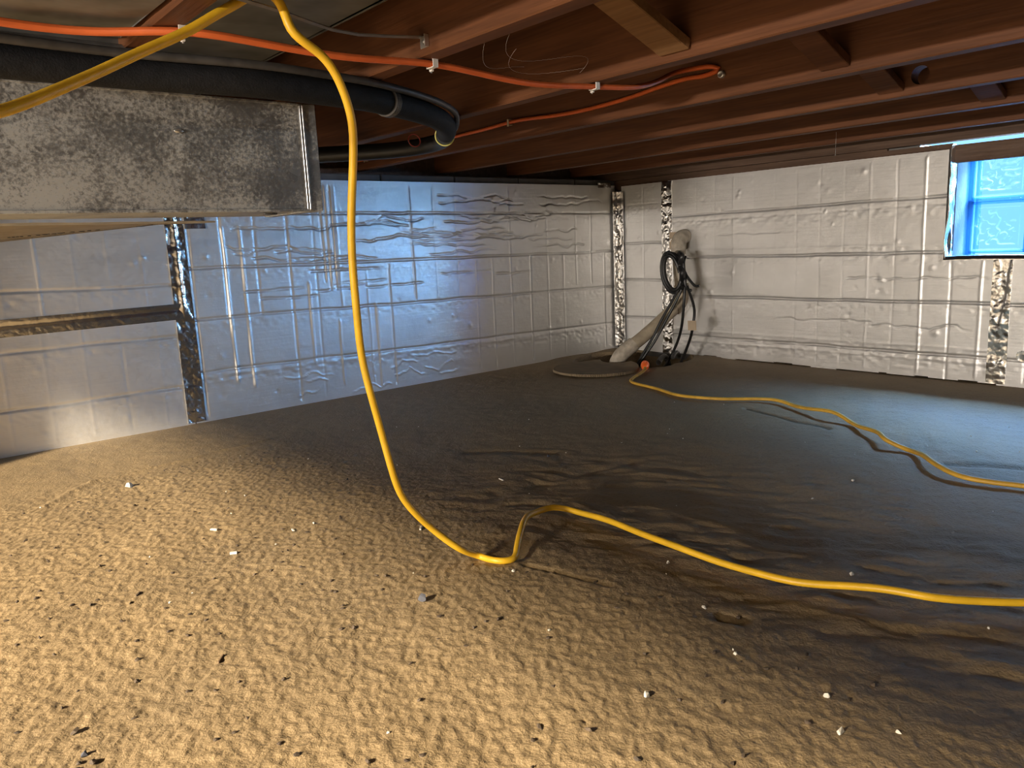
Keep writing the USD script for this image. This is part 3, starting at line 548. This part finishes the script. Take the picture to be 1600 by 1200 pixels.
onfl = [(2.194, 1.623, 0), (2.181, 1.662, 0), (2.159, 1.672, 0), (2.133, 1.655, .014), (2.101, 1.628, .028), (2.046, 1.583, .022), (1.987, 1.552, .012), (1.944, 1.556, .009), (1.924, 1.6, .009), (1.925, 1.673, .014), (1.941, 1.785, .018), (1.951, 1.881, .018), (1.944, 1.956, .014), (1.94, 2.027, .014), (1.924, 2.096, .014), (1.895, 2.154, .018), (1.868, 2.219, .022), (1.855, 2.259, .022), (1.818, 2.306, .018), (1.769, 2.356, .018), (1.682, 2.413, .012), (1.55, 2.47, .01), (1.3, 2.5, .01)]
def ground(P): return [(x, y, float(floor_z(np.array(x), np.array(y))) + CR + dz) for x, y, dz in P]
path = spline(leftc + hang + ground(onfl), .008)
ec = thing("extension_cord", "yellow extension cord looping from the joists down to the floor and off to the right", "cord")
obj("cord_jacket", tube(path, CR, 14), "yellow_jacket", ec, smooth=True)
c2 = [(.499, .589, .012), (.619, .647, .004), (.72, .707, 0), (.755, .795, 0), (.779, .891, 0), (.829, 1.017, .002), (.833, 1.101, .004), (.799, 1.181, .004), (.748, 1.247, .004), (.715, 1.323, .006), (.757, 1.416, .006), (.806, 1.518, .014), (.832, 1.598, .016), (.849, 1.639, .006), (.919, 1.719, .009), (.985, 1.793, .016), (1.033, 1.836, .014), (1.032, 1.872, .004), (1.086, 1.939, .009), (1.169, 2.014, .012), (1.19, 2.063, .006), (1.187, 2.112, .004), (1.168, 2.179, .004), (1.139, 2.262, .004), (1.05, 2.45, .004), (.95, 2.7, .004)]
e2 = thing("extension_cord", "second yellow extension cord winding over the floor from the corner to the right edge", "cord")
P2 = spline(ground(c2), .008)
obj("cord_jacket", tube(P2, .0070, 12, flat=.8), "dusty_yellow_jacket", e2, smooth=True)
a, d = P2[0], P2[0] - P2[3]; d = d / np.linalg.norm(d)
pl = [a, a + d * .015, a + d * .03, a + d * .05, a + d * .062]
obj("lit_connector", tube(pl, np.array([.009, .016, .018, .018, .013]), 16), "lit_plug", e2, label="glowing orange connector end")

# ------------------------------------------------------------------ corner: sump pit things
pp = thing("drain_pipe", "pale PVC drain pipe rising from the sump pit to the wall", "pipe")
obj("pipe_run", tube(spline([(.33, .365, .075), (.24, .405, .14), (.16, .432, .20), (.10, .452, .245)], .03), .029, 20), "pvc", pp)
obj("pipe_elbow", tube(spline([(.405, .325, -.10), (.398, .330, -.02), (.380, .340, .03), (.345, .358, .064), (.315, .372, .086)], .01), .034, 20), "stained_pvc", pp)
obj("upper_elbow", tube(spline([(.115, .446, .233), (.085, .456, .262), (.072, .455, .30), (.070, .448, .34)], .01), .0335, 20), "pvc", pp)
obj("riser", tube(spline([(.070, .449, .33), (.070, .440, .42), (.068, .433, .49)], .03), .028, 20), "pvc", pp)
obj("top_elbow", tube(spline([(.068, .434, .475), (.066, .432, .512), (.05, .428, .545), (.02, .424, .556), (.004, .424, .557)], .008), .034, 20), "stained_pvc", pp)
solo("wall_plate", relief(ax(.335, .432, .004), ax(.50, .583, .004), lambda U, V: .002 * n3(U * 30, V * 30, 0, 401, 2) + .008, right, .008, mask=lambda U, V: V < .578 - .04 * np.clip(U - .40, 0, 1)), "beige_card", "beige cover plate on the wall where the drain pipe goes through", "plate", smooth=30)
cc = thing("coiled_cord", "coiled black pump cords hanging on the drain pipe in the corner", "cord")
def loop(c, ry, rz, tilt, n=44, turns=1, x=.0):
    t = np.linspace(0, 2 * np.pi * turns, n * turns); k = np.sin(t * .5 * 1.3)
    return np.stack([c[0] + .012 * k + x, c[1] + ry * np.cos(t) + tilt * np.sin(t), c[2] + rz * np.sin(t)], 1)
CX, CY, CZ = .205, .512, .402
for i, (dx, ry, rz, dy) in enumerate(((0, .044, .080, 0), (.013, .040, .074, .004), (-.013, .049, .083, -.003), (.004, .047, .088, -.006))):
    obj("loop", tube(loop((CX + dx, CY + dy, CZ), ry, rz, -.010), .0082, 8), "black_rubber", cc)
obj("loop", tube(spline([(CX - .02, CY + .050, CZ + .07), (CX - .01, CY + .055, CZ), (CX - .03, CY + .075, CZ - .045), (CX - .04, CY + .092, CZ - .062), (CX - .045, CY + .105, CZ - .060)], .01), .006, 8), "black_rubber", cc)
obj("loop", tube(spline([(CX - .01, CY + .042, CZ + .068), (CX, CY + .055, CZ + .03), (CX, CY + .060, CZ - .03), (CX, CY + .07, CZ - .065), (CX, CY + .095, CZ - .078)], .01), .007, 8), "black_rubber", cc)
obj("knot", tube(spline([(CX, CY + .034, CZ + .083), (CX + .018, CY + .057, CZ + .06), (CX + .01, CY + .042, CZ + .03), (CX + .022, CY + .064, CZ), (CX, CY + .047, CZ - .04), (CX + .01, CY + .057, CZ - .067)], .006), .0115, 8), "black_rubber", cc)
BZ = CZ - .06
strands = [[(CX, CY + .035, BZ), (.215, .500, .26), (.23, .455, .18), (.25, .42, .10), (.27, .375, .02), (.27, .34, -.08)],
           [(CX, CY + .050, BZ), (.22, .52, .25), (.235, .475, .165), (.25, .435, .09), (.275, .385, .01), (.28, .35, -.08)],
           [(CX, CY + .063, BZ), (.21, .570, .25), (.19, .545, .17), (.17, .510, .10), (.165, .47, .03), (.18, .42, -.06)],
           [(CX, CY + .075, BZ), (.225, .625, .29), (.24, .650, .235), (.25, .652, .19), (.238, .630, .13), (.215, .590, .07), (.19, .545, .01), (.18, .49, -.06)]]
for s_ in strands: obj("hanging_strand", tube(spline(s_, .012), .0062, 8), "black_rubber", cc)
tg = box(.262, .2635, .632, .676, .158, .200, .0004); tg.apply_transform(trimesh.transformations.rotation_matrix(.06, [1, 0, 0], [.26, .65, .18]))
solo("cord_tag", tg, "beige_card", "square beige tag hanging on the rightmost black cord", "tag")
# sump lid: a thin bent sheet beside the pit
def lid_mask(U, V): return np.hypot((U - .58) / .18, (V - .38) / .19) < 1
solo("sump_lid", relief(ax(.34, .78, .003), ax(.18, .60, .003), lambda U, V: .014 + .006 * n3(U * 6, V * 6, 0, 411, 2) + .016 * sm(.5, .35, U), lambda U, V, h: np.stack([U, V, h], -1), -.004, mask=lambda U, V: lid_mask(U, V) & ~(np.hypot((U - .36) / .10, (V - .34) / .10) < 1)), "dusty_lid", "thin dirt-covered lid lying beside the sump pit", "lid", smooth=True)
deb = thing("pit_debris", "dark wet rubble and dirt clods filling the sump pit", "rubble", kind="stuff")
rd = np.random.default_rng(21); parts = []
for _ in range(90):
    s = trimesh.creation.icosphere(1, 1.0); s.vertices *= rd.uniform(.7, 1.2, (len(s.vertices), 1)); s.apply_scale(rd.uniform(.008, .024, 3)); a, r = rd.uniform(0, 6.28), rd.uniform(0, 1) ** .5
    s.apply_translation([.26 + .20 * r * math.cos(a), .33 + .15 * r * math.sin(a), -.20 + rd.uniform(0, .10)]); parts.append(s)
obj("clods", cat(*parts), "pit_mud", deb)
br = [spline([(.10, .40, -.05), (.16, .43, .01), (.24, .47, .02), (.30, .50, .008)], .01), spline([(.05, .42, .0), (.12, .46, .03), (.2, .5, .018)], .01), spline([(.3, .3, -.03), (.24, .42, .0), (.18, .52, .01)], .01)]
solo("pit_hose", tube(br[0], .012, 10), "grey_tube", "dark hose end lying over the pit edge below the cords", "hose")
solo("pit_hose", tube(br[1], .009, 10), "grey_tube", "dark thin hose on the pit rim against the right wall", "hose")

# ------------------------------------------------------------------ scraps on the floor
def scrap(x, y, sx, sy, sz, rot, material, label, catg="scrap", seed=0, shape="chip"):
    r = np.random.default_rng(seed)
    if shape == "stick":
        m = box(-sx / 2, sx / 2, -sy / 2, sy / 2, 0, sz, min(sy, sz) * .18)
    else:
        p = r.normal(size=(14, 3)); p /= np.linalg.norm(p, axis=1, keepdims=True); p *= r.uniform(.75, 1.1, (14, 1)); p[:, 2] = np.abs(p[:, 2]) * 1.0 - .15
        m = trimesh.convex.convex_hull(p * [sx / 2, sy / 2, sz])
    m.apply_transform(trimesh.transformations.rotation_matrix(rot, [0, 0, 1]))
    g = float(np.mean([floor_z(np.array(x + dx), np.array(y + dy)) for dx in (-.006, 0, .006) for dy in (-.006, 0, .006)]))
    m.apply_translation([x, y, g - .0005])
    solo("floor_scrap" if shape != "stick" else "wood_splinter", m, material, label, catg, smooth=False)
S = [(2.530, .612, .024, .018, .020, .4, "white_scrap", "white pointed stone chip standing near the left wall, largest at left", "chip"),
     (2.360, 1.683, .018, .012, .016, 1.9, "grey_scrap", "dark blue-grey chip in the sand below the hanging cord", "chip"),
     (2.181, 1.410, .018, .0045, .004, .9, "white_scrap", "white splinter touching the yellow cord near the floor", "stick"),
     (2.487, 1.092, .016, .006, .004, 2.2, "white_scrap", "white splinter left of center, farther of the pair on the sand", "stick"),
     (2.506, 1.251, .014, .006, .005, 2.6, "white_scrap", "white splinter left of center, nearer of the pair on the sand", "stick"),
     (2.365, 1.208, .013, .004, .003, 1.4, "white_scrap", "small tan splinter midway between the white pair and the cord", "stick"),
     (2.318, 1.208, .009, .007, .006, 1.4, "white_scrap", "small white pebble midway between the splinters and the cord", "chip"),
     (2.351, .914, .007, .006, .006, .4, "white_scrap", "tiny white pebble left of the three-crumb cluster", "chip"),
     (2.094, .721, .009, .005, .004, .4, "white_scrap", "pale flake at the far edge of the lit sand", "chip"),
     (2.317, 1.825, .018, .006, .006, .8, "dark_crumb", "black bark crumb on the sand right of the blue-grey chip", "chip"),
     (2.695, 1.313, .024, .008, .006, 1.0, "dark_crumb", "long black bark crumb at left, larger of two", "chip"),
     (2.713, 1.340, .013, .006, .004, .5, "dark_crumb", "short black bark crumb at left, smaller of two", "chip"),
     (2.669, 1.631, .022, .003, .003, .9, "brown_scrap", "thin brown twig lying on the near sand", "stick"),
     (2.863, 1.678, .014, .012, .009, .9, "dark_crumb", "dark pebble at lower left, farthest of three", "chip"),
     (2.865, 1.735, .012, .010, .008, .9, "grey_scrap", "greenish dark pebble at the bottom left edge", "chip"),
     (2.859, 1.754, .011, .010, .008, .2, "dark_crumb", "black pebble beside the greenish one at bottom left", "chip"),
     (2.156, 2.263, .012, .010, .012, .4, "white_scrap", "white pebble at lower right, farther of the shadowed pair", "chip"),
     (2.211, 2.308, .015, .009, .010, .2, "white_scrap", "white pebble at lower right, nearer of the shadowed pair", "chip"),
     (2.165, 2.352, .010, .006, .004, 1.2, "white_scrap", "pale flake at bottom right in the dark dirt", "chip"),
     (2.069, 2.020, .013, .009, .006, 1.0, "white_scrap", "pale chip beside the small hollow in the dark dirt", "chip"),
     (2.152, 2.131, .009, .007, .007, .3, "white_scrap", "small white pebble at the edge of the lit sand", "chip"),
     (2.184, 1.704, .008, .007, .006, .3, "white_scrap", "tiny white pebble by the sharp bend of the yellow cord", "chip"),
     (1.652, 1.224, .009, .009, .008, .3, "grey_scrap", "small round dark pebble on the shadowed floor center", "chip"),
     (1.865, 1.286, .020, .003, .003, 1.4, "white_scrap", "thin pale splinter on the shadowed floor center", "stick"),
     (1.329, 1.890, .011, .009, .008, .3, "white_scrap", "white pebble between the two yellow cords at right", "chip"),
     (1.801, 2.119, .014, .009, .006, .3, "white_scrap", "pale chip just behind the yellow cord at right", "chip"),
     (1.971, 1.874, .008, .007, .006, .3, "white_scrap", "tiny white pebble in front of the yellow cord's middle", "chip"),
     (1.496, 1.884, .008, .006, .005, .3, "white_scrap", "tiny pale pebble on the ripply dirt between the cords", "chip"),
     (2.793, .861, .010, .008, .007, .3, "dark_crumb", "dark crumb near the left edge of the sand", "chip"),
     (2.312, 2.109, .014, .010, .008, .3, "white_scrap", "pale crumbly lump on the near sand, right of center", "chip"),
     (2.449, 2.061, .018, .006, .005, 1.2, "dark_crumb", "black crumb at the bottom center of the sand", "chip")]
for i, (x, y, sx, sy, sz, rot, m_, lab, sh) in enumerate(S):
    scrap(x, y, sx, sy, sz, rot, m_, lab, "splinter" if sh == "stick" else "pebble" if "pebble" in lab else "crumb" if "crumb" in lab else "chip", 500 + i, sh)
crumbs = []
rc = np.random.default_rng(77)
for _ in range(260):
    x, y = rc.uniform(2.05, 2.95), rc.uniform(.5, 2.4)
    s = trimesh.creation.icosphere(0, 1.0); s.vertices *= rc.uniform(.6, 1.3, (len(s.vertices), 1)); s.apply_scale(rc.uniform(.0012, .0038, 3) * [1.3, 1.3, .9])
    s.apply_translation([x, y, float(floor_z(np.array(x), np.array(y))) + .001]); crumbs.append(s)
tag(solo("bark_crumbs", cat(*crumbs), "dark_crumb", "scattered tiny dark bark crumbs all over the near sand", "crumbs", kind="stuff", smooth=False))
crumbs = []
for _ in range(48):
    x, y = rc.uniform(.6, 2.8), rc.uniform(.5, 2.4)
    s = trimesh.creation.icosphere(0, 1.0); s.vertices *= rc.uniform(.6, 1.3, (len(s.vertices), 1)); s.apply_scale(rc.uniform(.001, .0024, 3))
    s.apply_translation([x, y, float(floor_z(np.array(x), np.array(y))) + .001]); crumbs.append(s)
solo("plaster_crumbs", cat(*crumbs), "white_scrap", "scattered tiny white plaster crumbs over the floor", "crumbs", kind="stuff", smooth=False)

# ------------------------------------------------------------------ cobwebs
solo("cobweb_strand", tube([(.2, 1.241, .905), (.2, 1.2412, .86), (.2, 1.240, .822)], .0006, 5), "web", "single pale cobweb thread hanging from the last joist before the right wall", "cobweb")
wbs = [spline(q, .01) for q in ([(2.19, 1.70, .868), (2.17, 1.67, .852), (2.10, 1.62, .855), (2.02, 1.60, .87)], [(2.19, 1.76, .868), (2.12, 1.70, .850), (2.05, 1.70, .86), (1.9, 1.62, .868)], [(2.16, 1.74, .855), (2.10, 1.66, .845), (1.95, 1.68, .86)])]
solo("cobweb_strand", cat(*[tube(q, .00013, 5) for q in wbs]), "web", "faint tangled cobweb between the joists beside the orange cable", "cobweb")
